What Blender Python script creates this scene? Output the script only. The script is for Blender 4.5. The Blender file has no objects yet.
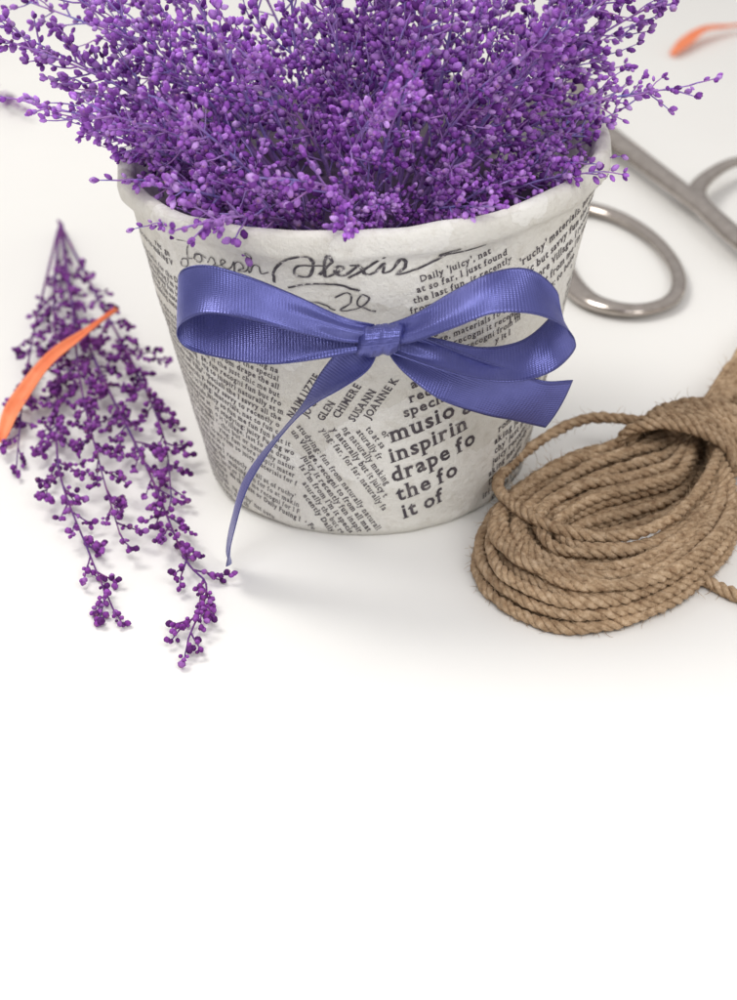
import bpy, math, random
from mathutils import Vector, Matrix, noise
S=0.01
scene=bpy.context.scene
COL=scene.collection
rnd=random.Random(7)

# ---------------------------------------------------------------- helpers
def mk(name,verts,faces,mats=(),fm=None,smooth=True,cols=None,uvs=None,scale=S):
    me=bpy.data.meshes.new(name)
    me.from_pydata([(v[0]*scale,v[1]*scale,v[2]*scale) for v in verts],[],faces)
    for m in mats: me.materials.append(m)
    if fm: me.polygons.foreach_set("material_index",fm)
    me.polygons.foreach_set("use_smooth",[smooth]*len(me.polygons))
    if cols:
        a=me.color_attributes.new("Col",'FLOAT_COLOR','POINT')
        fl=[]
        for c in cols: fl+= [c[0],c[1],c[2],1.0]
        a.data.foreach_set("color",fl)
    if uvs:
        l=me.uv_layers.new(name="UVMap")
        fl=[]
        for lp in me.loops:
            u=uvs[lp.vertex_index]; fl+=[u[0],u[1]]
        l.data.foreach_set("uv",fl)
    me.update()
    return me
def ob(name,me,parent=None,loc=None):
    o=bpy.data.objects.new(name,me); COL.objects.link(o)
    if loc is not None: o.location=Vector(loc)*S
    if parent: o.parent=parent
    return o
def catmull(P,n=8,closed=False):
    P=[Vector(p) for p in P]; out=[]; N=len(P)
    segs=N if closed else N-1
    for i in range(segs):
        if closed: a,b,c,d=P[(i-1)%N],P[i],P[(i+1)%N],P[(i+2)%N]
        else:
            a=P[i-1] if i>0 else P[0]*2-P[1]
            b,c=P[i],P[i+1]
            d=P[i+2] if i+2<N else P[-1]*2-P[-2]
        for k in range(n):
            t=k/n
            out.append(.5*((2*b)+(c-a)*t+(2*a-5*b+4*c-d)*t*t+(3*b-a-3*c+d)*t**3))
    if not closed: out.append(P[-1].copy())
    return out
def resample(P,step,closed=False):
    if closed: P=P+[P[0]]
    L=[0]
    for i in range(1,len(P)): L.append(L[-1]+(P[i]-P[i-1]).length)
    n=max(2,int(L[-1]/step)); out=[]; j=0
    for k in range(n+1):
        s=L[-1]*k/n
        while j<len(P)-2 and L[j+1]<s: j+=1
        d=L[j+1]-L[j]
        out.append(P[j].lerp(P[j+1],(s-L[j])/d if d>1e-9 else 0))
    return out
def frames(P):
    T=[]
    for i in range(len(P)):
        t=P[min(i+1,len(P)-1)]-P[max(i-1,0)]
        T.append(t.normalized() if t.length>1e-9 else Vector((0,0,1)))
    n=T[0].orthogonal().normalized(); out=[]
    for t in T:
        n=(n-t*n.dot(t))
        if n.length<1e-6: n=t.orthogonal()
        n.normalize(); out.append((t,n,t.cross(n)))
    return out
def tube(V,Fc,P,rad,sides=6,caps=True,sq=(1,1),up=None):
    fr=frames(P); b0=len(V); n=len(P)
    for i,p in enumerate(P):
        r=rad(i/(n-1)) if callable(rad) else rad
        t,a,b=fr[i]
        if up is not None:
            a=t.cross(up).normalized(); b=a.cross(t)
        for k in range(sides):
            q=2*math.pi*k/sides
            V.append(p+a*(math.cos(q)*r*sq[0])+b*(math.sin(q)*r*sq[1]))
    for i in range(n-1):
        for k in range(sides):
            k2=(k+1)%sides
            Fc.append((b0+i*sides+k,b0+i*sides+k2,b0+(i+1)*sides+k2,b0+(i+1)*sides+k))
    if caps:
        Fc.append(tuple(b0+k for k in range(sides))[::-1])
        Fc.append(tuple(b0+(n-1)*sides+k for k in range(sides)))

# ---------------------------------------------------------------- materials
def newmat(name):
    m=bpy.data.materials.new(name); m.use_nodes=True
    nt=m.node_tree; return m,nt,nt.nodes["Principled BSDF"]
def N(nt,typ,**kw):
    n=nt.nodes.new(typ)
    for k,v in kw.items():
        if k in n.inputs: n.inputs[k].default_value=v
        else: setattr(n,k,v)
    return n
def noise_n(nt,scale,detail=3,rough=.55,coord='Object'):
    tc=N(nt,'ShaderNodeTexCoord'); n=N(nt,'ShaderNodeTexNoise')
    n.inputs['Scale'].default_value=scale; n.inputs['Detail'].default_value=detail; n.inputs['Roughness'].default_value=rough
    nt.links.new(tc.outputs[coord],n.inputs['Vector']); return n
def ramp(nt,src,stops):
    r=N(nt,'ShaderNodeValToRGB'); e=r.color_ramp.elements
    while len(e)<len(stops): e.new(.5)
    for i,(p,c) in enumerate(stops): e[i].position=p; e[i].color=(c[0],c[1],c[2],1)
    nt.links.new(src,r.inputs[0]); return r
def bump(nt,src,bs,strength,dist):
    b=N(nt,'ShaderNodeBump'); b.inputs['Strength'].default_value=strength; b.inputs['Distance'].default_value=dist
    nt.links.new(src,b.inputs['Height']); nt.links.new(b.outputs[0],bs.inputs['Normal']); return b

def mat_table():
    m,nt,b=newmat("white_table_surface")
    n=noise_n(nt,9,4); r=ramp(nt,n.outputs[0],[(.3,(.795,.787,.765)),(.7,(.82,.812,.79))])
    nt.links.new(r.outputs[0],b.inputs['Base Color']); b.inputs['Roughness'].default_value=.5
    b.inputs['Specular IOR Level'].default_value=.3
    n2=noise_n(nt,900,3); bump(nt,n2.outputs[0],b,.08,.0002); return m
def mat_paper():
    m,nt,b=newmat("decoupage_paper")
    tc=N(nt,'ShaderNodeTexCoord')
    nd=noise_n(nt,120,4)
    mx=N(nt,'ShaderNodeVectorMath',operation='MULTIPLY_ADD')
    mx.inputs[1].default_value=(.012,.012,.012)
    nt.links.new(nd.outputs['Color'],mx.inputs[0]); nt.links.new(tc.outputs['Object'],mx.inputs[2])
    vo=N(nt,'ShaderNodeTexVoronoi'); vo.inputs['Scale'].default_value=38
    nt.links.new(mx.outputs[0],vo.inputs['Vector'])
    sp=N(nt,'ShaderNodeSeparateColor'); nt.links.new(vo.outputs['Color'],sp.inputs[0])
    r=ramp(nt,sp.outputs[0],[(.1,(.77,.75,.69)),(.45,(.84,.825,.775)),(.8,(.88,.868,.825))])
    n2=noise_n(nt,260,6,.7); r2=ramp(nt,n2.outputs[0],[(.33,(.74,.71,.66)),(.50,(1,1,1))])
    mm=N(nt,'ShaderNodeMix',data_type='RGBA',blend_type='MULTIPLY'); mm.inputs[0].default_value=.45
    nt.links.new(r.outputs[0],mm.inputs[6]); nt.links.new(r2.outputs[0],mm.inputs[7])
    nt.links.new(mm.outputs[2],b.inputs['Base Color'])
    b.inputs['Roughness'].default_value=.65
    n3=noise_n(nt,300,8,.7)
    ad=N(nt,'ShaderNodeMath',operation='MULTIPLY_ADD'); ad.inputs[1].default_value=.5
    nt.links.new(sp.outputs[0],ad.inputs[0]); nt.links.new(n3.outputs[0],ad.inputs[2])
    bump(nt,ad.outputs[0],b,.9,.0012); return m
def mat_ink():
    m,nt,b=newmat("faded_ink")
    n=noise_n(nt,330,5,.7)
    r=ramp(nt,n.outputs[0],[(.44,(.055,.045,.058)),(.60,(.105,.09,.10)),(.72,(.45,.43,.40))])
    nt.links.new(r.outputs[0],b.inputs['Base Color']); b.inputs['Roughness'].default_value=.6; return m
def mat_ink2():
    m,nt,b=newmat("pen_ink")
    n=noise_n(nt,480,5,.75)
    r=ramp(nt,n.outputs[0],[(.46,(.045,.038,.05)),(.55,(.14,.13,.14)),(.61,(.65,.63,.60))])
    nt.links.new(r.outputs[0],b.inputs['Base Color']); b.inputs['Roughness'].default_value=.55; return m
def mat_ribbon():
    m,nt,b=newmat("blue_satin")
    tc=N(nt,'ShaderNodeTexCoord'); sx=N(nt,'ShaderNodeSeparateXYZ'); nt.links.new(tc.outputs['UV'],sx.inputs[0])
    ab=N(nt,'ShaderNodeMath',operation='SUBTRACT'); ab.inputs[1].default_value=.5; nt.links.new(sx.outputs[0],ab.inputs[0])
    a2=N(nt,'ShaderNodeMath',operation='ABSOLUTE'); nt.links.new(ab.outputs[0],a2.inputs[0])
    edge=ramp(nt,a2.outputs[0],[(.43,(0,0,0)),(.455,(1,1,1))])
    n=noise_n(nt,180,3)
    r=ramp(nt,n.outputs[0],[(.3,(.075,.082,.285)),(.7,(.098,.106,.345))])
    mm=N(nt,'ShaderNodeMix',data_type='RGBA'); mm.inputs[7].default_value=(.058,.063,.23,1)
    nt.links.new(edge.outputs[0],mm.inputs[0]); nt.links.new(r.outputs[0],mm.inputs[6])
    nt.links.new(mm.outputs[2],b.inputs['Base Color'])
    b.inputs['Roughness'].default_value=.27; b.inputs['Anisotropic'].default_value=.5
    b.inputs['Metallic'].default_value=.5
    b.inputs['Specular IOR Level'].default_value=1.0; b.inputs['Specular Tint'].default_value=(.85,.85,1,1)
    b.inputs['Sheen Weight'].default_value=.25; b.inputs['Sheen Tint'].default_value=(.6,.62,1,1); b.inputs['Sheen Roughness'].default_value=.35
    w=N(nt,'ShaderNodeMath',operation='MULTIPLY'); w.inputs[1].default_value=80; nt.links.new(sx.outputs[1],w.inputs[0])
    sn=N(nt,'ShaderNodeMath',operation='SINE'); nt.links.new(w.outputs[0],sn.inputs[0])
    w2=N(nt,'ShaderNodeMath',operation='MULTIPLY'); w2.inputs[1].default_value=150; nt.links.new(sx.outputs[0],w2.inputs[0])
    s2=N(nt,'ShaderNodeMath',operation='SINE'); nt.links.new(w2.outputs[0],s2.inputs[0])
    ad=N(nt,'ShaderNodeMath',operation='ADD'); nt.links.new(sn.outputs[0],ad.inputs[0]); nt.links.new(s2.outputs[0],ad.inputs[1])
    ad2=N(nt,'ShaderNodeMath',operation='MULTIPLY_ADD'); ad2.inputs[1].default_value=3.0
    nt.links.new(edge.outputs[0],ad2.inputs[0]); nt.links.new(ad.outputs[0],ad2.inputs[2])
    bump(nt,ad2.outputs[0],b,.28,.00009); return m
def mat_col(name,rough=.75,bs=900):
    m,nt,b=newmat(name)
    a=N(nt,'ShaderNodeVertexColor'); a.layer_name="Col"
    n=noise_n(nt,bs,3); r=ramp(nt,n.outputs[0],[(.3,(.76,.74,.78)),(.7,(1.12,1.12,1.12))])
    mm=N(nt,'ShaderNodeMix',data_type='RGBA',blend_type='MULTIPLY'); mm.inputs[0].default_value=1
    nt.links.new(a.outputs[0],mm.inputs[6]); nt.links.new(r.outputs[0],mm.inputs[7])
    nt.links.new(mm.outputs[2],b.inputs['Base Color']); b.inputs['Roughness'].default_value=rough
    b.inputs['Specular IOR Level'].default_value=.1
    bump(nt,n.outputs[0],b,.4,.0003)
    return m
def mat_twine():
    m,nt,b=newmat("jute_twine")
    n=noise_n(nt,420,5,.7); n2=noise_n(nt,60,2)
    r=ramp(nt,n.outputs[0],[(.28,(.25,.15,.085)),(.5,(.49,.35,.225)),(.72,(.71,.55,.39))])
    r2=ramp(nt,n2.outputs[0],[(.3,(.80,.77,.74)),(.7,(1.1,1.08,1.05))])
    mm=N(nt,'ShaderNodeMix',data_type='RGBA',blend_type='MULTIPLY'); mm.inputs[0].default_value=1
    nt.links.new(r.outputs[0],mm.inputs[6]); nt.links.new(r2.outputs[0],mm.inputs[7])
    nt.links.new(mm.outputs[2],b.inputs['Base Color'])
    b.inputs['Roughness'].default_value=.9; b.inputs['Specular IOR Level'].default_value=.2
    n3=noise_n(nt,1100,4,.7); bump(nt,n3.outputs[0],b,1.0,.0008); return m
def mat_metal():
    m,nt,b=newmat("brushed_steel")
    n=noise_n(nt,200,4); r=ramp(nt,n.outputs[0],[(.3,(.40,.355,.32)),(.7,(.53,.48,.44))])
    nt.links.new(r.outputs[0],b.inputs['Base Color']); b.inputs['Metallic'].default_value=1
    b.inputs['Roughness'].default_value=.16; return m
def mat_petal():
    m,nt,b=newmat("orange_petal")
    n=noise_n(nt,150,4); r=ramp(nt,n.outputs[0],[(.3,(.80,.17,.055)),(.7,(.90,.28,.12))])
    nt.links.new(r.outputs[0],b.inputs['Base Color']); b.inputs['Roughness'].default_value=.55
    n2=noise_n(nt,600,3); bump(nt,n2.outputs[0],b,.3,.0003); return m
def mat_gap_shade():  # shade of the gaps between flowers, painted as dark purple
    m,nt,b=newmat("gap_shade")
    n=noise_n(nt,400,4); r=ramp(nt,n.outputs[0],[(.3,(.03,.012,.045)),(.7,(.07,.035,.10))])
    nt.links.new(r.outputs[0],b.inputs['Base Color']); b.inputs['Roughness'].default_value=.9; return m
M_table,M_paper,M_ink,M_pen,M_rib,M_tw,M_met,M_pet,M_gap_shade=mat_table(),mat_paper(),mat_ink(),mat_ink2(),mat_ribbon(),mat_twine(),mat_metal(),mat_petal(),mat_gap_shade()
M_stem=mat_col("dyed_stem",.7); M_bud=mat_col("dyed_flower_buds",.8)

# ---------------------------------------------------------------- table
me=mk("table_top",[(-150,-110,0),(150,-110,0),(150,260,0),(-150,260,0)],[(0,1,2,3)],[M_table],smooth=False)
t=ob("table_top",me); t["kind"]="structure"

# ---------------------------------------------------------------- flower pot
HP=9.4
def sm(a,b,x):
    t=max(0,min(1,(x-a)/(b-a))); return t*t*(3-2*t)
def pot_r(th,z):
    c,s_=math.cos(th),math.sin(th)
    r=4.60+1.76*z/HP
    lw=.10*noise.noise(Vector((c*4,s_*4,7)))
    r+=(.21+.10*noise.noise(Vector((c*5,s_*5,2))))*sm(8.64+lw,8.92+lw,z)-.06*sm(9.2,9.4,z)
    r-=.16*(1-sm(0,.28,z))
    r+=.05*noise.noise(Vector((c*2.2,s_*2.2,z*.35)))+.036*noise.noise(Vector((c*6,s_*6,z*.9+5)))
    return r
def on_pot(th,z,off=0.0):
    r=pot_r(th,z)+off
    return Vector((r*math.sin(th),-r*math.cos(th),z))
V=[];Fc=[];FM=[]
NS=220
zs=[i*HP/94 for i in range(95)]
for z in zs:
    for k in range(NS):
        V.append(on_pot(2*math.pi*k/NS,z))
rings=len(zs)
for (dr,z) in [(-.05,9.45),(-.13,9.49),(-.26,9.49),(-.36,9.44),(-.44,9.32),(-.47,9.0)]:
    for k in range(NS):
        th=2*math.pi*k/NS; r=pot_r(th,9.4)+dr; V.append(Vector((r*math.sin(th),-r*math.cos(th),z+.09*noise.noise(Vector((math.cos(th)*5,math.sin(th)*5,1))))))
    rings+=1
for z in (7,4,1,.5):
    for k in range(NS):
        th=2*math.pi*k/NS; r=4.1+1.5*z/HP; V.append(Vector((r*math.sin(th),-r*math.cos(th),z)))
    rings+=1
for i in range(rings-1):
    for k in range(NS):
        k2=(k+1)%NS
        Fc.append((i*NS+k,i*NS+k2,(i+1)*NS+k2,(i+1)*NS+k)); FM.append(0)
Fc.append(tuple((rings-1)*NS+k for k in range(NS))); FM.append(0)
Fc.append(tuple(k for k in range(NS))[::-1]); FM.append(0)

_g={}
def glyph(ch,serif,bold):
    key=(ch,serif,bold)
    if key in _g: return _g[key]
    wx=.98 if bold==2 else .86
    cu=bpy.data.curves.new("g",'FONT'); cu.body=ch; cu.resolution_u=2; cu.size=1.0; cu.offset=(.010,.020,.024)[int(bold)]
    o=bpy.data.objects.new("g",cu); COL.objects.link(o)
    bpy.context.view_layer.update()
    me=bpy.data.meshes.new_from_object(o.evaluated_get(bpy.context.evaluated_depsgraph_get()))
    vs=[(v.co.x*wx,v.co.y) for v in me.vertices]; fs=[tuple(p.vertices) for p in me.polygons]
    cnt={}
    for p in me.polygons:
        for e in p.edge_keys: cnt[e]=cnt.get(e,0)+1
    sl=[]
    if serif and vs:
        ys=[v[1] for v in vs]; top=max(ys)
        for e,c in cnt.items():
            if c!=1: continue
            (x0,y0),(x1,y1)=vs[e[0]],vs[e[1]]
            if abs(y0-y1)<.004 and .04<abs(x0-x1)<.22 and (abs(y0)<.045 or abs(y0-top)<.03 or y0<-.12):
                a,b=min(x0,x1)-.06,max(x0,x1)+.06
                if y0<top*.5: ya,yb=y0,y0+.05
                else: ya,yb=y0-.05,y0; b-=.05
                sl.append((a,b,ya,yb))
    vz=[0.0]*len(vs)
    for a,b,ya,yb in sl:
        n=len(vs); vs+= [(a,ya),(b,ya),(b,yb),(a,yb)]; vz+=[.004]*4; fs.append((n,n+1,n+2,n+3))
    adv=(max(v[0] for v in vs)+.07) if vs else .28
    if ch==' ': adv=.26
    bpy.data.objects.remove(o); bpy.data.meshes.remove(me); bpy.data.curves.remove(cu)
    _g[key]=(vs,vz,fs,adv); return _g[key]
RREF=5.6
def put(ch,s,z,ang,size,serif,bold,off=.014):
    vs,vz,fs,adv=glyph(ch,serif,bold)
    ca,sa=math.cos(ang),math.sin(ang); b=len(V)
    for (x,y),dz in zip(vs,vz):
        x*=size;y*=size
        S_=s+x*ca-y*sa; Z=z+x*sa+y*ca
        V.append(on_pot(S_/RREF,max(.02,min(9.3,Z)),off+dz))
    for f in fs: Fc.append(tuple(b+i for i in f)); FM.append(1)
    return adv*size
WORDS="ruchy' materials, naturally P chic but savvy fun the wore Village, I recently making it from me I'm studying: to belie. Daily juicy nat at so far, I just Fusing the last recogni speciali inspiri drape for the fo it of naturally all or from the fun making materials".split()
def ragged(s,z): return .25*noise.noise(Vector((s*1.3,z*1.3,3)))+.12*noise.noise(Vector((s*5,z*5,9)))
def block(t0,t1,z0,z1,angd,size,lead,serif=False,bold=False,excl=None,seed=0):
    r=random.Random(seed); ang=math.radians(angd); ca,sa=math.cos(ang),math.sin(ang)
    s0,s1=math.radians(t0)*RREF,math.radians(t1)*RREF
    cs,cz=(s0+s1)/2,(z0+z1)/2; R=math.hypot(s1-s0,z1-z0)/2+.3
    v=R
    while v>-R:
        u=-R; gap=r.random()<.03; bl=bold or r.random()<.45
        while u<R:
            w=r.choice(WORDS)+" "
            for ch in w:
                s=cs+u*ca-v*sa; z=cz+u*sa+v*ca; g=ragged(s,z)
                ok=(s0+g<s<s1+g-.1 and max(.12,z0+g)<z<z1+g-size*.6) and not (excl and excl(s/RREF*57.3,z))
                if ok and not gap and ch!=' ': u+=put(ch,s,z,ang,size,serif,bl)
                else: u+=.24*size if ch==' ' else .5*size
        v-=lead
def line(txt,thd,z,angd,size,serif=True,bold=True):
    ang=math.radians(angd); s=math.radians(thd)*RREF
    for ch in txt:
        if ch==' ': a=.25*size
        else: a=put(ch,s,z,ang,size,serif,bold)
        s+=a*math.cos(ang); z+=a*math.sin(ang)
block(-155,-52,.2,8.2,-8,.255,.25,True,seed=1)
block(-52,-23,.2,7.6,-16,.25,.25,True,seed=2)
block(-22,5,.2,7.0,-57,.275,.27,True,seed=3,excl=lambda t,z:(t>-22 and z>3.75) or t>4.5)
cap=["NAIM LIZZIE","JO GLANVILLE","GLEN","CHIMERE","SUSANN","JOANNE K"]
for i,w in enumerate(cap):
    line(w,-21+i*4.3,3.95+(i%2)*.1,58,.30,True,True)
big=[("all or",11.5,4.90,.40),("recogni",11.2,4.46,.42),("speciali",10.0,4.00,.45),("musio g",6.6,3.26,.70),("inspirin",6.6,2.60,.68),("drape fo",7.2,1.94,.70),("the fo",9.2,1.28,.72),("it of",11.2,.64,.72)]
for w,th,z,sz in big: line(w,th,z,16,sz,True,2)
block(41,64,.2,5.2,16,.34,.35,serif=True,bold=True,seed=5)
block(64,150,.2,5.2,8,.26,.26,True,seed=6)
block(10,42,5.7,6.85,11,.27,.27,True,seed=8)
for i,w in enumerate(["Daily 'juicy', nat","at so far, I just found","the last fun, it recently","from materials, I wore"]):
    line(w,12-i*.6,8.02-.29*i,13,.26,True,True)
R_=["'ruchy' materials, naturally P","chic but savvy fun the wore","the wore Village, I recently","making it from me I'm stud","I'm studying: to belie"]
for i,w in enumerate(R_): line(w,38.5,7.75-.40*i,16,.33,True,True)
block(66,155,5.3,8.5,10,.28,.28,True,seed=9,excl=lambda t,z:(t<95 and z>6.6))
def stroke(pts,s0,z0,sx,sz,w,ang=0,mi=2):
    P=catmull([Vector((x,y,0)) for x,y in pts],6)
    P=resample(P,.05); b=len(V); n=len(P)
    for i,p in enumerate(P):
        t=(P[min(i+1,n-1)]-P[max(i-1,0)]).normalized(); nn=Vector((-t.y,t.x,0))
        ww=w*(.55+.7*abs(t.y)*(.7+.6*noise.noise(p*3)))
        wob=.02*noise.noise(p*6)
        for sg in (-1,1):
            x=p.x*sx+nn.x*sg*ww+wob; y=p.y*sz+nn.y*sg*ww+wob
            V.append(on_pot((s0+x)/RREF,min(9.3,z0+y+x*ang),.022))
    for i in range(n-1): Fc.append((b+2*i,b+2*i+2,b+2*i+3,b+2*i+1)); FM.append(mi)
HW=[[(.1,.9),(.5,1.0),(.35,.5),(.25,-.3),(0,-.4),(.1,-.05),(.5,.15),(.6,.4),(.75,.45),(.8,.2),(.65,.02),(.55,.2),(.7,.42),(.95,.35)],
[(.95,.1),(1.1,.45),(1.2,.2),(1.1,.02),(1.3,.1),(1.5,.35),(1.42,.45),(1.35,.2),(1.5,.02),(1.65,.15),(1.75,.45),(1.68,-.4),(1.75,.3),(1.9,.45),(1.98,.2),(1.8,.02),(2.05,.1),(2.25,.9),(2.15,1.0),(2.1,0),(2.25,.4),(2.38,.35),(2.4,.02),(2.6,.15)],
[(2.7,-.35),(2.75,.3),(3.2,1.0),(3.6,1.05),(3.62,.5),(3.5,0),(3.2,.1),(3.3,.5),(3.9,.5)],
[(3.75,.1),(4.05,.8),(3.97,1.15),(3.86,.5),(3.88,.02),(4.05,.1),(4.27,.38),(4.17,.5),(4.08,.2),(4.25,.02),(4.45,.25),(4.6,.52)],
[(4.4,.5),(4.6,.42),(4.76,.02),(4.98,.1)],[(5.0,.62),(4.7,.25),(4.35,-.12)],
[(4.95,.1),(5.12,.45),(5.12,.05),(5.3,.12),(5.5,.62),(5.58,.2),(5.4,-.1),(5.75,-.02),(6.35,.35),(6.75,.66),(6.3,.46),(6.9,.40),(7.35,.5)],
[(5.1,.75),(5.14,.84)],
[(3.0,-.55),(3.5,-.35),(4.1,-.4),(4.6,-.75)]]
for i,st in enumerate(HW): stroke(st,-4.75,8.18,1.0,.58,(.018 if i<2 else .036),.035,2)
for st in [[(0,.4),(.3,.6),(.35,.2),(.1,-.1),(.5,-.05),(.75,.3),(.6,.5),(.5,.1),(.9,-.2)],[(-.9,.1),(-.4,.2),(0,-.1)]]: stroke(st,-.7,7.45,1.0,.7,.024)
# hand-made pot: the rim is slightly higher on one side
for q in V:
    k=max(0,q.z)/HP; q.z+=.20*k*q.x/6.4; q.x+=.10*k
pot=ob("flower_pot",mk("flower_pot",V,Fc,[M_paper,M_ink,M_pen],FM))
pot["label"]="white plant pot covered in torn newspaper print holding purple dried flowers"; pot["category"]="flower pot"
V=[];Fc=[]
for j,(rr,z) in enumerate([(0,7.9),(2,7.9),(4,7.85),(5.42,7.7),(5.42,6.5)]):
    for k in range(48):
        q=2*math.pi*k/48; V.append((rr*math.cos(q),rr*math.sin(q),z+.12*noise.noise(Vector((rr*math.cos(q)*2,rr*math.sin(q)*2,0)))))
for j in range(4):
    for k in range(48): Fc.append((j*48+k,j*48+(k+1)%48,(j+1)*48+(k+1)%48,(j+1)*48+k))
ob("gap_shade_disc",mk("gap_shade_disc",V,Fc,[M_gap_shade]),pot)  # added disc inside the pot, coloured dark for the shaded gaps among the flowers

# ---------------------------------------------------------------- ribbon bow
bow=bpy.data.objects.new("ribbon_bow",None); COL.objects.link(bow); bow.empty_display_size=.01
BO=Vector((.35,-6.4,7.1)); bow.location=BO*S
bow["label"]="blue satin ribbon bow with two loops on the pot"; bow["category"]="ribbon bow"
def ribbon(name,ctrl,ripple=0,seed=0):
    C=catmull([c[0] for c in ctrl],12); W=catmull([c[1] for c in ctrl],12)
    V=[];Fc=[];UV=[]; n=len(C); NU=20; L=0
    for i in range(n):
        if i: L+=(C[i]-C[i-1]).length
        t=(C[min(i+1,n-1)]-C[max(i-1,0)]).normalized(); w=W[i]; nn=t.cross(w).normalized()
        pin=max(0,1-w.length/.56)**1.4
        for k in range(NU+1):
            u=k/NU*2-1
            d=pin*.17*math.sin(u*5+seed)+ .11*(1-u*u)*math.sin(i*.075+seed)+.06*u*math.sin(i*.06+seed*2)
            V.append(C[i]+w*u+nn*d-BO); UV.append((k/NU,L))
    for i in range(n-1):
        for k in range(NU): 
            a=i*(NU+1)+k; Fc.append((a,a+1,a+NU+2,a+NU+1))
    o=ob(name,mk(name,V,Fc,[M_rib],uvs=UV),bow)
    md=o.modifiers.new("Solid",'SOLIDIFY'); md.thickness=.022*S; md.offset=0
    return o
v=Vector
ribbon("loop",[(v((.25,-7.0,7.20)),v((0,-.09,-.20))),(v((-.5,-7.1,7.38)),v((.0,-.18,-.24))),(v((-1.6,-7.15,7.84)),v((.0,-.35,-.30))),(v((-2.7,-7.05,8.24)),v((0,-.42,-.33))),
 (v((-3.6,-6.85,8.37)),v((-.05,-.38,-.42))),(v((-4.2,-6.6,8.12)),v((-.08,-.24,-.58))),(v((-4.40,-6.3,7.66)),v((-.05,-.18,-.62))),(v((-4.15,-6.2,7.22)),v((0,-.40,-.50))),(v((-3.2,-6.4,6.96)),v((0,-.52,-.34))),
 (v((-2.2,-6.7,6.88)),v((0,-.50,-.28))),(v((-1.0,-6.9,6.93)),v((0,-.36,-.22))),(v((.2,-6.95,7.0)),v((0,-.2,-.20)))],seed=1)
ribbon("loop",[(v((.5,-7.0,7.15)),v((0,-.10,-.22))),(v((1.2,-7.15,7.40)),v((0,-.22,-.26))),(v((2.1,-7.2,7.86)),v((0,-.40,-.28))),(v((3.0,-7.1,8.20)),v((0,-.46,-.29))),
 (v((3.9,-6.9,8.12)),v((.14,-.34,-.42))),(v((4.58,-6.6,7.62)),v((.26,-.06,-.58))),(v((4.86,-6.35,7.02)),v((.24,.04,-.62))),(v((4.52,-6.25,6.44)),v((.08,-.30,-.52))),(v((3.8,-6.45,6.13)),v((0,-.56,-.22))),
 (v((2.8,-6.7,6.20)),v((0,-.56,-.12))),(v((1.7,-6.95,6.62)),v((0,-.40,-.20))),(v((.5,-6.95,7.0)),v((0,-.2,-.22)))],seed=2.4)
ribbon("tail",[(v((.5,-6.75,7.0)),v((-.06,-.1,-.22))),(v((1.1,-6.85,6.58)),v((-.18,-.15,-.42))),(v((2.1,-6.8,5.92)),v((-.28,-.26,-.50))),(v((3.2,-6.6,5.36)),v((-.32,.04,-.62))),(v((4.0,-6.5,5.05)),v((-.32,.22,-.62))),(v((4.75,-6.3,4.84)),v((-.32,.10,-.66)))],seed=.5)
ribbon("tail",[(v((.25,-6.8,7.0)),v((.12,-.2,-.16))),(v((-.2,-7.0,6.6)),v((.3,-.22,-.22))),(v((-.8,-6.95,6.0)),v((.30,-.40,-.04))),(v((-1.5,-6.85,5.22)),v((.14,-.57,.22))),(v((-2.15,-6.75,4.4)),v((.07,-.60,.25))),(v((-2.7,-6.6,3.55)),v((.05,-.60,.26))),
 (v((-3.15,-6.5,2.7)),v((.04,-.60,.26))),(v((-3.5,-6.4,1.6)),v((.04,-.6,.26))),(v((-3.70,-6.35,.75)),v((.03,-.58,.25))),(v((-3.72,-6.3,.42)),v((.01,-.5,.23)))],seed=3)
V=[];Fc=[];UV=[]
nx,na=32,48
for i in range(nx+1):
    u=i/nx*2-1
    for k in range(na):
        q=2*math.pi*k/na
        prof=(1-abs(u)**5*.35)
        r=.37*prof*(1+.05*math.sin(u*8+q*.6)+.035*math.sin(u*15-q))
        ed=1 if abs(u)<.999 else .55
        x=.35+u*(.56-.05*math.cos(q))+ .05*math.sin(q)
        V.append(Vector((x,-7.05-math.cos(q)*r*.95*ed*1.0,7.05+u*.05+math.sin(q)*r*1.02*ed))-BO); UV.append((i/nx,q*.4))
for i in range(nx):
    for k in range(na):
        Fc.append((i*na+k,i*na+(k+1)%na,(i+1)*na+(k+1)%na,(i+1)*na+k))
Fc.append(tuple(range(na))[::-1]); Fc.append(tuple(nx*na+k for k in range(na)))
ob("knot",mk("knot",V,Fc,[M_rib],uvs=UV),bow)

# ---------------------------------------------------------------- dried flower sprigs
def bud(V,Fc,Cc,p,d,l,w,col,tip):
    a=d.orthogonal().normalized(); b=d.cross(a); n0=len(V); sd=6
    V.append(p); Cc.append(tip)
    for f,rr,c in ((.15,.66,.74),(.48,1.0,1.0),(.83,.64,1.08)):
        for k in range(sd):
            q=2*math.pi*k/sd
            V.append(p+d*(l*f)+(a*math.cos(q)+b*math.sin(q))*(w*rr)); Cc.append((col[0]*c,col[1]*c,col[2]*c))
    V.append(p+d*l); Cc.append(tip)
    for k in range(sd):
        k2=(k+1)%sd
        Fc.append((n0,n0+1+k2,n0+1+k))
        for j in (0,1): Fc.append((n0+1+j*sd+k,n0+1+j*sd+k2,n0+1+(j+1)*sd+k2,n0+1+(j+1)*sd+k))
        Fc.append((n0+1+2*sd+k,n0+1+2*sd+k2,n0+1+3*sd))
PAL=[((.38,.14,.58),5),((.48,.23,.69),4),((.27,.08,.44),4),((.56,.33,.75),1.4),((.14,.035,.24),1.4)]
PALD=[((.21,.045,.28),5),((.28,.075,.37),4),((.10,.022,.14),3.5),((.34,.13,.44),1.4)]
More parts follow.
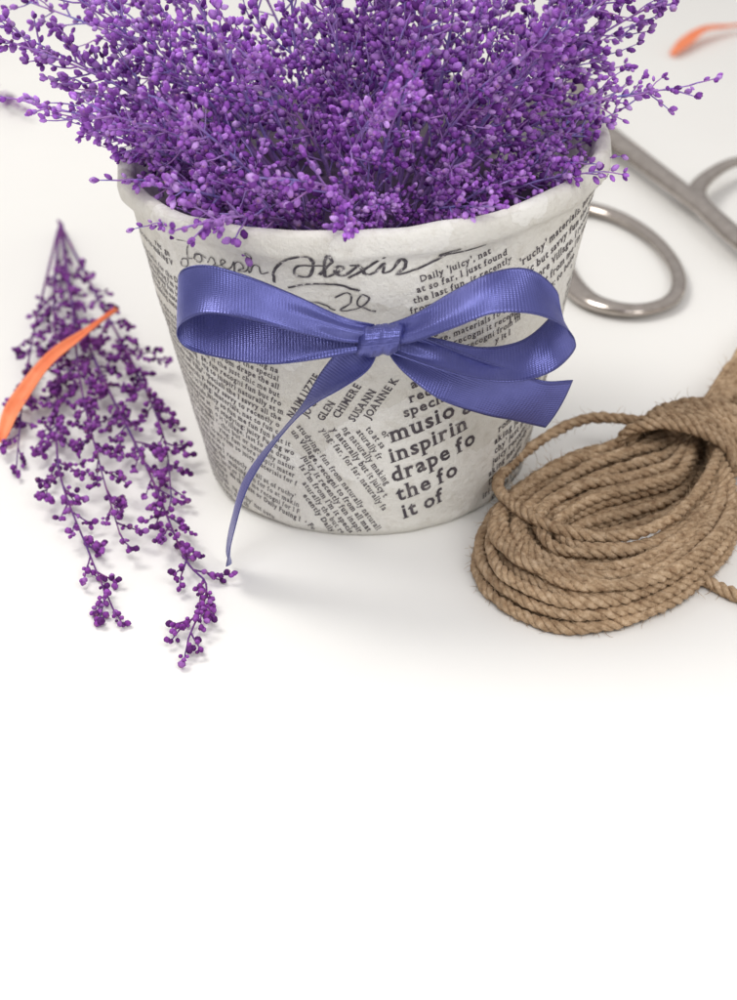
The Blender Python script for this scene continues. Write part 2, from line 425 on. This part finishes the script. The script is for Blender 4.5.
def pick(r,pal):
    c=r.choices([p[0] for p in pal],[p[1] for p in pal])[0]; k=r.uniform(.88,1.12); return (c[0]*k,c[1]*k,c[2]*k)
def rv(r): return Vector((r.gauss(0,1),r.gauss(0,1),r.gauss(0,1))).normalized()
def sprig(seed,path,start=.3,blen=2.4,nb=22,step=.27,bl=.27,bw=.084,pal=PAL,stemcol=(.46,.22,.56),flat=1.0,zmin=None,sr=.06,taper=.75,origin=Vector((0,0,0)),second=True,grow=0,side_w=1.0):
    r=random.Random(seed); P=resample(catmull(path,8),.25); fr=frames(P); n=len(P)
    SV=[];SF=[];BV=[];BF=[];BC=[]
    tube(SV,SF,P,lambda t:sr*(1-.65*t),5)
    def cl(p,m=.08):
        if zmin is not None and p.z<zmin+m: p=Vector((p.x,p.y,zmin+m+ (r.random()*.04)))
        return p
    def branch(p0,d0,up,L,depth):
        pts=[p0]; d=d0.normalized(); m=max(3,int(L/.22)); p=p0
        for i in range(m):
            d=(d+up*(.12)+rv(r)*.18).normalized()
            if flat<1: d=Vector((d.x,d.y,d.z*.6))
            d.normalize(); p=cl(p+d*(L/m)); pts.append(p)
        tube(SV,SF,pts,lambda t:.029*(1-.4*t),4,caps=False)
        Q=resample(pts,step); bare=int(len(Q)*.28) if depth==0 else 1
        dens=r.uniform(.3,1.0)
        for i,q in enumerate(Q):
            if i<bare: continue
            dd=(Q[min(i+1,len(Q)-1)]-Q[max(i-1,0)]).normalized()
            if second and depth==0 and i%3==2 and i<len(Q)-2 and L>.9:
                side=(rv(r)); side=(side-dd*side.dot(dd)).normalized()
                branch(q,dd*.7+side*.9,dd,L*r.uniform(.28,.45),1)
            for _ in range(2 if r.random()<dens else 1):
                s_=rv(r); s_=(s_-dd*s_.dot(dd)).normalized()
                bd=(dd*r.uniform(.5,1.2)+s_*r.uniform(.5,1.0)).normalized()
                if flat<1: bd=Vector((bd.x,bd.y,bd.z*.7)).normalized()
                b0=cl(q+bd*r.uniform(.03,.10),.1); k=r.uniform(.55,1.15)
                c=pick(r,pal); tip=(c[0]*.65,c[1]*.6,c[2]*.6) if r.random()<.75 else (.34,.18,.24)
                if zmin is not None and b0.z+bd.z*bl<zmin+.05: bd.z=abs(bd.z)
                bud(BV,BF,BC,b0,bd,bl*k,bw*k*r.uniform(.85,1.15),c,tip)
        dd=(Q[-1]-Q[-2]).normalized(); bud(BV,BF,BC,Q[-1],dd,bl*.9,bw*.8,pick(r,pal),pick(r,pal))
    ga=r.random()*6
    for j in range(nb):
        t=start+(1-start)*(j+r.random()*.6)/nb
        i=min(n-1,int(t*(n-1))); tt,a,b=fr[i]; ga+=2.4+r.uniform(-.4,.4)
        side=a*math.cos(ga)+b*math.sin(ga)
        f=(t-start)/(1-start)
        L=blen*(1-taper*f)*r.uniform(.55,1.3)
        if grow: L*=min(1,.22+f*grow)
        branch(P[i],(tt*.75+side*side_w).normalized(),tt,L,0)
    branch(P[-1],fr[-1][0],fr[-1][0],.8,0)
    SV=[q-origin for q in SV]; BV=[q-origin for q in BV]
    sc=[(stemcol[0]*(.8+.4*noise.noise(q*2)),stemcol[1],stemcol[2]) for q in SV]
    return mk("flower_stem",SV,SF,[M_stem],cols=sc),mk("flower_buds",BV,BF,[M_bud],cols=BC)
def place(ms,mb,label,group,mat=None,loc=None,par=None):
    o=ob("dried_flower_sprig",ms); 
    if mat is not None: o.matrix_world=mat
    if loc is not None: o.location=loc*S
    o["label"]=label; o["category"]="dried flower"
    if group: o["group"]=group
    c=ob("flower_buds",mb,o); return o
VAR={}
def var(kind,k):
    key=(kind,k)
    if key not in VAR:
        if kind=='long': L,b,nb,bl=9.6,1.5,17,2.0
        elif kind=='mid': L,b,nb,bl=7.6,1.2,15,1.9
        else: L,b,nb,bl=5.0,.8,13,1.5
        b*=(.5,1.3,1.0,1.9)[k]; cv=(.8,-.6,.3,-1.1)[k]; br=(1.0,.74,1.15,.9)[k]
        pal=[((c[0]*br,c[1]*br,min(.9,c[2]*br)),w_) for c,w_ in PAL]
        path=[Vector((0,0,0)),Vector((b*.08,0,L*.35)),Vector((b*.4,.5*cv,L*.7)),Vector((b,cv,L))]
        st={'long':.42,'mid':.32,'short':.22}[kind]
        VAR[key]=sprig(100*k+{'long':1,'mid':2,'short':3}[kind],path,st,bl,nb,pal=pal,side_w=.8)
    return VAR[key]
r=random.Random(21)
def put_sprig(kind,k,az,tilt,root,roll=0,sc=1.0):
    ms,mb=var(kind,k)
    a=math.radians(az); 
    Mx=Matrix.Translation(Vector(root)*S)@Matrix.Rotation(a,4,'Z')@Matrix.Rotation(math.radians(tilt),4,'Y')@Matrix.Rotation(roll,4,'Z')@Matrix.Scale(sc,4)
    place(ms,mb,"purple dyed dried flower sprig standing in the newspaper pot","bunch of purple dried flowers",Mx)
for i in range(25):
    az=i*14.4+r.uniform(-6,6); a=math.radians(az)
    rr=r.uniform(2.1,2.9)
    put_sprig('short',i%4,az,r.uniform(44,58),(rr*math.cos(a),rr*math.sin(a),7.95),r.uniform(-.7,.7),r.uniform(.85,1.08))
for i in range(11):
    az=-90+(i-5)*15+r.uniform(-4,4); a=math.radians(az)
    rr=r.uniform(2.9,3.5)
    put_sprig('short',(i*3+1)%4,az,r.uniform(38,54),(rr*math.cos(a),rr*math.sin(a),7.85),r.uniform(-1,1),r.uniform(.64,.78))
for i in range(7):
    az=i*137.5; a=math.radians(az); rr=.6*math.sqrt(i)*1.1
    put_sprig('short',(i+2)%4,az,rr*9,(rr*math.cos(a),rr*math.sin(a)-.8,7.7),r.uniform(-3,3),r.uniform(.9,1.1))
for i in range(18):
    az=i*20+r.uniform(-8,8); a=math.radians(az)
    rr=r.uniform(1.2,2.5)
    put_sprig('mid',(i*3)%4,az,r.uniform(22,42),(rr*math.cos(a),rr*math.sin(a),7.4),r.uniform(-1.5,1.5),r.uniform(.8,1.1))
for i in range(14):
    az=i*137.5; a=math.radians(az); rr=.35*math.sqrt(i)*1.2
    put_sprig('mid' if i%2 else 'long',(i//2)%4,az,rr*10+r.uniform(0,8),(rr*math.cos(a),rr*math.sin(a),7.0),r.uniform(-3,3),r.uniform(.85,1.1))
for i,(az,tl,sc_) in enumerate([(176,50,.98),(190,45,.95),(204,50,.88),(162,42,1),(-6,40,.95),(8,42,.98),(20,38,1),(-20,42,.85),(150,46,.9),(35,42,.9),(182,36,1),(2,32,1),(196,54,.72)]):
    a=math.radians(az)
    put_sprig('long',i%4,az,tl,(1.4*math.cos(a),1.4*math.sin(a),7.5),r.uniform(-.6,.6),sc_)

LT="dark purple dried flower sprig lying on the white table"
def lay(seed,pts,**kw):
    o=Vector((pts[0][0],pts[0][1],0))
    path=[Vector((x,y,z)) for x,y,z in pts]
    kw.setdefault('step',.18)
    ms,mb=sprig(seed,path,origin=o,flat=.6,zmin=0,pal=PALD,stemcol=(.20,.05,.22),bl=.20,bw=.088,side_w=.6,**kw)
    place(ms,mb,LT,"loose dried flower sprigs on the table",loc=o)
lay(1,[(-11.8,18.6,.3),(-10.3,10.9,.5),(-8.4,4.6,.6),(-6.35,-1.25,.5),(-4.9,-5.8,.35),(-4.2,-7.2,.3),(-4.5,-9.3,.2)],start=.10,blen=1.7,nb=50,sr=.07,taper=.45,grow=1.9)
lay(2,[(-11.8,18.3,.5),(-10.9,11,.5),(-9.8,4.7,.6),(-8.9,-1.1,.5),(-7.5,-5.3,.3),(-6.6,-7.7,.2)],start=.16,blen=1.6,nb=40,sr=.065,taper=.45,grow=1.9)
lay(3,[(-11.8,18.0,.7),(-9.5,11,.8),(-7.2,4.4,.7),(-6.0,.4,.5),(-5.5,-2.8,.4)],start=.22,blen=1.5,nb=32,sr=.06,taper=.35,grow=1.8)
lay(7,[(-11.8,18.1,.6),(-10.2,10.5,.9),(-8.9,3.6,.9),(-7.6,-1.6,.7),(-6.7,-4.8,.5)],start=.26,blen=1.4,nb=32,sr=.06,taper=.35,grow=2.0)
lay(4,[(-11.8,17.8,.4),(-11.2,8.5,.4),(-10.7,3.3,.4),(-10.3,-.2,.2)],start=.36,blen=1.3,nb=16,sr=.06,taper=.4,grow=1.8)
lay(5,[(-21,40,.4),(-18.5,36.5,.6),(-16.0,33.5,.5)],start=.2,blen=1.6,nb=16,step=.2,second=False)

# ---------------------------------------------------------------- petals
def petal(pts,wid,label,curl=.12):
    P=resample(catmull(pts,8),.25); V=[];Fc=[]; n=len(P); K=6; o=Vector((pts[0][0],pts[0][1],0))
    for i,p in enumerate(P):
        t=i/(n-1); w=wid*(math.sin(math.pi*min(1,(t*.9+.06)))**.6)*(1-.55*t)
        d=(P[min(i+1,n-1)]-P[max(i-1,0)]).normalized(); s_=d.cross(Vector((0,0,1))).normalized()
        for k in range(K+1):
            u=k/K*2-1
            V.append(p+s_*(u*w)+Vector((0,0,curl*u*u+.03*math.sin(i*.5+u)))-o)
    for i in range(n-1):
        for k in range(K): a=i*(K+1)+k; Fc.append((a,a+1,a+K+2,a+K+1))
    ob_=ob("flower_petal",mk("flower_petal",V,Fc,[M_pet]),None,o)
    md=ob_.modifiers.new("Solid",'SOLIDIFY'); md.thickness=.03*S
    ob_["label"]=label; ob_["category"]="petal"
petal([(-10.95,1.0,.2),(-10.75,2.6,.6),(-9.9,4.8,1.1),(-8.2,7.8,1.35)],.36,"narrow orange petal lying across loose purple flower sprigs")
petal([(16.2,40.6,.15),(18.2,43.6,.5),(21.0,45.5,.3)],.5,"narrow orange petal lying alone on the white table")

# ---------------------------------------------------------------- twine hank
TV=[];TF=[];FIB=[]
def strand(V,Fc,pts,closed=False,phase=0,step=.088,pitch=.84,ro=.080,rp=.092):
    P=resample(catmull(pts,10,closed),step,closed); fr=frames(P); n=len(P); L=0
    PL=[[],[],[]]
    for i,p in enumerate(P):
        if i: L+=(P[i]-P[i-1]).length
        t,a,b=fr[i]
        for k in range(3):
            q=phase+L/pitch*2*math.pi+k*2.0944+.8*noise.noise(p*.8)
            PL[k].append(p+(a*math.cos(q)+b*math.sin(q))*ro*(1+.5*noise.noise(p*2.3)))
    for k in range(3):
        tube(V,Fc,PL[k],lambda t:rp*(1+.18*noise.noise(Vector((t*140,phase,k)))),6,caps=not closed)
    for i in range(0,n,1):
        FIB.append((P[i],fr[i]))
        if i%2==0: FIB.append((P[i],fr[i]))
ST=[((8.2,-.5),(8.7,-3.5)),((6.7,-1.0),(7.5,-4.4)),((5.35,-1.5),(6.3,-4.9)),((3.7,-3.4),(5.4,-5.4)),((2.8,-5.9),(5.1,-6.1)),((3.15,-7.8),(5.3,-6.8)),((4.6,-9.15),(6.1,-6.95)),((6.4,-9.0),(7.2,-6.5)),((8.3,-7.5),(8.2,-5.4)),((9.8,-4.9),(9.0,-4.0))]
RT=[(11.8,.3),(14.8,2.2),(17.4,4.8),(16.8,7.4),(14.0,6.6),(12.0,3.5),(10.5,1.0)]
NL=(10,10,8,6)
us=[];lay_=[]
for l,nn in enumerate(NL):
    for i in range(nn):
        m=.05*l; us.append(m+(1-2*m)*i/(nn-1)); lay_.append(l)
rr=random.Random(4)
for i,(u,l) in enumerate(zip(us,lay_)):
    z=.18+l*.27; pts=[]
    j=lambda s:rr.uniform(-s,s)
    pts.append(v((9.2+(u-.5)*.7+j(.05),-1.35+(u-.5)*.2,.28+l*.34)))
    amp=(.03,.05,.09,.14)[l]
    for k,(o_,i_) in enumerate(ST):
        uu=u+amp*1.6*noise.noise(Vector((i*3.7,k*.42,l*1.1)))+j(.022); uu=max(-.03,min(1.03,uu))
        x=o_[0]+(i_[0]-o_[0])*uu; y=o_[1]+(i_[1]-o_[1])*uu
        pts.append(v((x,y,max(.18,z+j(.05)+(.05 if k in(4,5,6) else 0)*l))))
    pts.append(v((9.95+(u-.5)*.5,-1.9-(u-.5)*.2+j(.05),.28+l*.34)))
    for k,(x,y) in enumerate(RT):
        cx,cy=14.5,4.2; d=Vector((x-cx,y-cy)).normalized()*(.5-u)*1.9
        pts.append(v((x+d.x,y+d.y,max(.18,z+j(.05)))))
    strand(TV,TF,pts,True,i*1.3)
strand(TV,TF,[v((9.0,-1.0,1.25)),v((7.8,-.7,1.3)),v((6.5,-.4,1.25)),v((5.45,-.85,1.1)),v((4.4,-1.95,1.0)),v((3.55,-3.7,1.2)),v((3.7,-5.2,1.4)),v((4.6,-6.4,1.4)),v((6.0,-6.9,1.3)),v((7.5,-6.4,1.35)),v((8.8,-4.8,1.4)),v((9.8,-2.6,1.4))],False,.4)
hank=ob("twine_hank",mk("twine_hank",TV,TF,[M_tw]))
hank["label"]="hank of brown jute twine looped and wrapped around its middle"; hank["category"]="twine"
WV=[];WF=[]
ax=v((.66,.75,0)).normalized(); nx_=v((ax.y,-ax.x,0)); W0=v((9.3,-1.65,1.08))
pts=[]; turns=7
for i in range(turns*10+1):
    q=2*math.pi*i/10; f=i/(turns*10)
    sk=.5*math.cos(q); g=1+.06*math.sin(i*.37)
    pts.append(W0+ax*(-1.0+2.0*f+sk+rr.uniform(-.05,.05))+nx_*math.cos(q)*1.54*g+v((0,0,1))*math.sin(q)*.89)
strand(WV,WF,pts,False,0)
ob("twine_wrap",mk("twine_wrap",WV,WF,[M_tw]),hank)
EV=[];EF=[]
strand(EV,EF,[v((8.0,-6.4,.2)),v((8.6,-7.35,.18)),v((9.3,-8.1,.18)),v((10.4,-8.8,.18)),v((12.5,-9.0,.18))],False,0)
ob("twine_end",mk("twine_end",EV,EF,[M_tw]),hank)
FV=[];FF=[]
for p,(t_,a,b) in FIB:
    if p.x>11.5 : continue
    q=rnd.random()*6.28; o_=a*math.cos(q)+b*math.sin(q); d=(o_*rnd.uniform(.1,.8)+t_*rnd.uniform(-1,1)).normalized()
    L=rnd.uniform(.10,.36)*(1.7 if rnd.random()<.06 else 1); bend=rv(rnd)*.6
    P=[p+o_*.13]
    for k in range(3):
        P.append(P[-1]+d*(L/3)); d=(d+bend*.5).normalized()
    P=[Vector((x.x,x.y,max(.02,x.z))) for x in P]
    tube(FV,FF,P,lambda t:.009*(1-.7*t),3,caps=False)
ob("twine_fuzz",mk("twine_fuzz",FV,FF,[M_tw]),hank)

# ---------------------------------------------------------------- scissors
sc=bpy.data.objects.new("scissors",None); COL.objects.link(sc); sc.empty_display_size=.01
PV=v((10.3,28.0,0)); sc.location=PV*S
sc["label"]="steel scissors with oval finger rings lying open on the table"; sc["category"]="scissors"
def handle(pts,ring,z,wr=.24,ws=.5,zz=.6):
    V=[];Fc=[]
    P=catmull([v((x,y,z)) for x,y in ring],10,True); P.append(P[0].copy())
    tube(V,Fc,P,lambda t:wr*(1+.30*math.sin(t*6.28+2.6)),14,caps=False,sq=(1,zz),up=Vector((0,0,1)))
    Q=catmull([v((x,y,z)) for x,y in pts],8)
    tube(V,Fc,Q,lambda t:ws-(ws-wr)*t,14,sq=(1,.6),up=Vector((0,0,1)))
    V=[q-PV for q in V]
    ob("handle",mk("handle",V,Fc,[M_met]),sc)
handle([(10.4,28.4),(9.6,24.5),(8.8,21.5),(8.3,18.8)],[(8.2,19.0),(9.8,18.2),(11.0,15.6),(11.35,12.3),(10.7,9.9),(9.2,9.1),(7.8,10.2),(7.2,13.2),(7.3,16.8)],.30,.38,.60,.55)
handle([(10.2,28.4),(11.1,25.2),(12.2,21.2),(13.2,17.4),(13.9,14.2)],[(13.2,18.6),(14.2,21.0),(15.9,22.6),(17.4,21.2),(18.2,18.0),(18.0,14.3),(16.9,11.6),(15.4,11.2),(14.3,12.8),(13.6,15.4)],.78,.36,.64,.6)
def blade(ang,z):
    V=[];Fc=[]; d=v((math.sin(ang),math.cos(ang),0)); s_=v((d.y,-d.x,0)); n=14
    for i in range(n+1):
        t=i/n; w=.75*(1-t**1.6)+.03
        c=PV+d*(-1.2+14*t)
        for (a,h) in ((-w,.0),(w*.3,.14),(w,.05),(w*.9,-.06),(-w,-.08)):
            V.append(c+s_*a+v((0,0,z+h))-PV)
    for i in range(n):
        for k in range(5): Fc.append((i*5+k,i*5+(k+1)%5,(i+1)*5+(k+1)%5,(i+1)*5+k))
    Fc.append(tuple(range(5))[::-1]); Fc.append(tuple(n*5+k for k in range(5)))
    ob("blade",mk("blade",V,Fc,[M_met],smooth=False),sc)
blade(math.radians(-16),.3); blade(math.radians(2),.56)
V=[];Fc=[]
tube(V,Fc,[v((0,0,.2)),v((0,0,.95)),v((0,0,1.15)),v((0,0,1.2))],lambda t:[.4,.4,.38,.2][round(t*3)],20)
ob("screw",mk("screw",V,Fc,[M_met]),sc)

# ---------------------------------------------------------------- lights, world, camera
w=bpy.data.worlds.new("World"); scene.world=w; w.use_nodes=True
nt=w.node_tree; bg=nt.nodes["Background"]; bg.inputs[1].default_value=.70
tc=nt.nodes.new('ShaderNodeTexCoord'); sx=nt.nodes.new('ShaderNodeSeparateXYZ'); nt.links.new(tc.outputs['Generated'],sx.inputs[0])
rp_=nt.nodes.new('ShaderNodeValToRGB'); e=rp_.color_ramp.elements
e[0].position=.0; e[0].color=(.50,.465,.445,1); e[1].position=.55; e[1].color=(1,.98,.97,1)
nt.links.new(sx.outputs[2],rp_.inputs[0]); nt.links.new(rp_.outputs[0],bg.inputs[0])
def area(name,loc,target,size,power,col=(1,1,1)):
    l=bpy.data.lights.new(name,'AREA'); l.shape='DISK'; l.size=size*S; l.energy=power; l.color=col
    o=bpy.data.objects.new(name,l); COL.objects.link(o); o.location=Vector(loc)*S
    o.rotation_euler=(Vector(target)-Vector(loc)).to_track_quat('-Z','Y').to_euler(); return o
area("key_light",(-45,25,85),(0,2,3),44,5.2,(1,.975,.93))
area("fill_light",(35,-55,55),(0,0,6),30,1.5,(1,.98,.96))
l=bpy.data.lights.new("front_spot",'SPOT'); l.energy=9; l.spot_size=math.radians(84); l.spot_blend=1; l.shadow_soft_size=.15; l.color=(.98,.985,1)  # added lamp with no visible source, washes the near table out to white
o=bpy.data.objects.new("front_spot",l); COL.objects.link(o); o.location=(0,-.47,.62)
o.rotation_euler=(Vector((0,-.37,0))-Vector((0,-.47,.62))).to_track_quat('-Z','Y').to_euler()

p=math.radians(31); ro=math.radians(1.5)
F=Vector((0,math.cos(p),-math.sin(p))); U=Vector((0,math.sin(p),math.cos(p))); X=Vector((1,0,0))
R2=X*math.cos(ro)-U*math.sin(ro); U2=U*math.cos(ro)+X*math.sin(ro)
cam=bpy.data.cameras.new("camera"); co=bpy.data.objects.new("camera",cam); COL.objects.link(co)
Mt=Matrix((R2,U2,-F)).transposed().to_4x4(); Mt.translation=Vector((0,-41.2,23.2))*S; co.matrix_world=Mt
cam.sensor_fit='VERTICAL'; cam.sensor_height=24; cam.lens=38.4; cam.clip_start=.01; cam.clip_end=50
cam.dof.use_dof=True; cam.dof.focus_distance=.395; cam.dof.aperture_fstop=10
scene.camera=co
scene.view_settings.view_transform='Standard'; scene.view_settings.look='None'; scene.view_settings.exposure=0
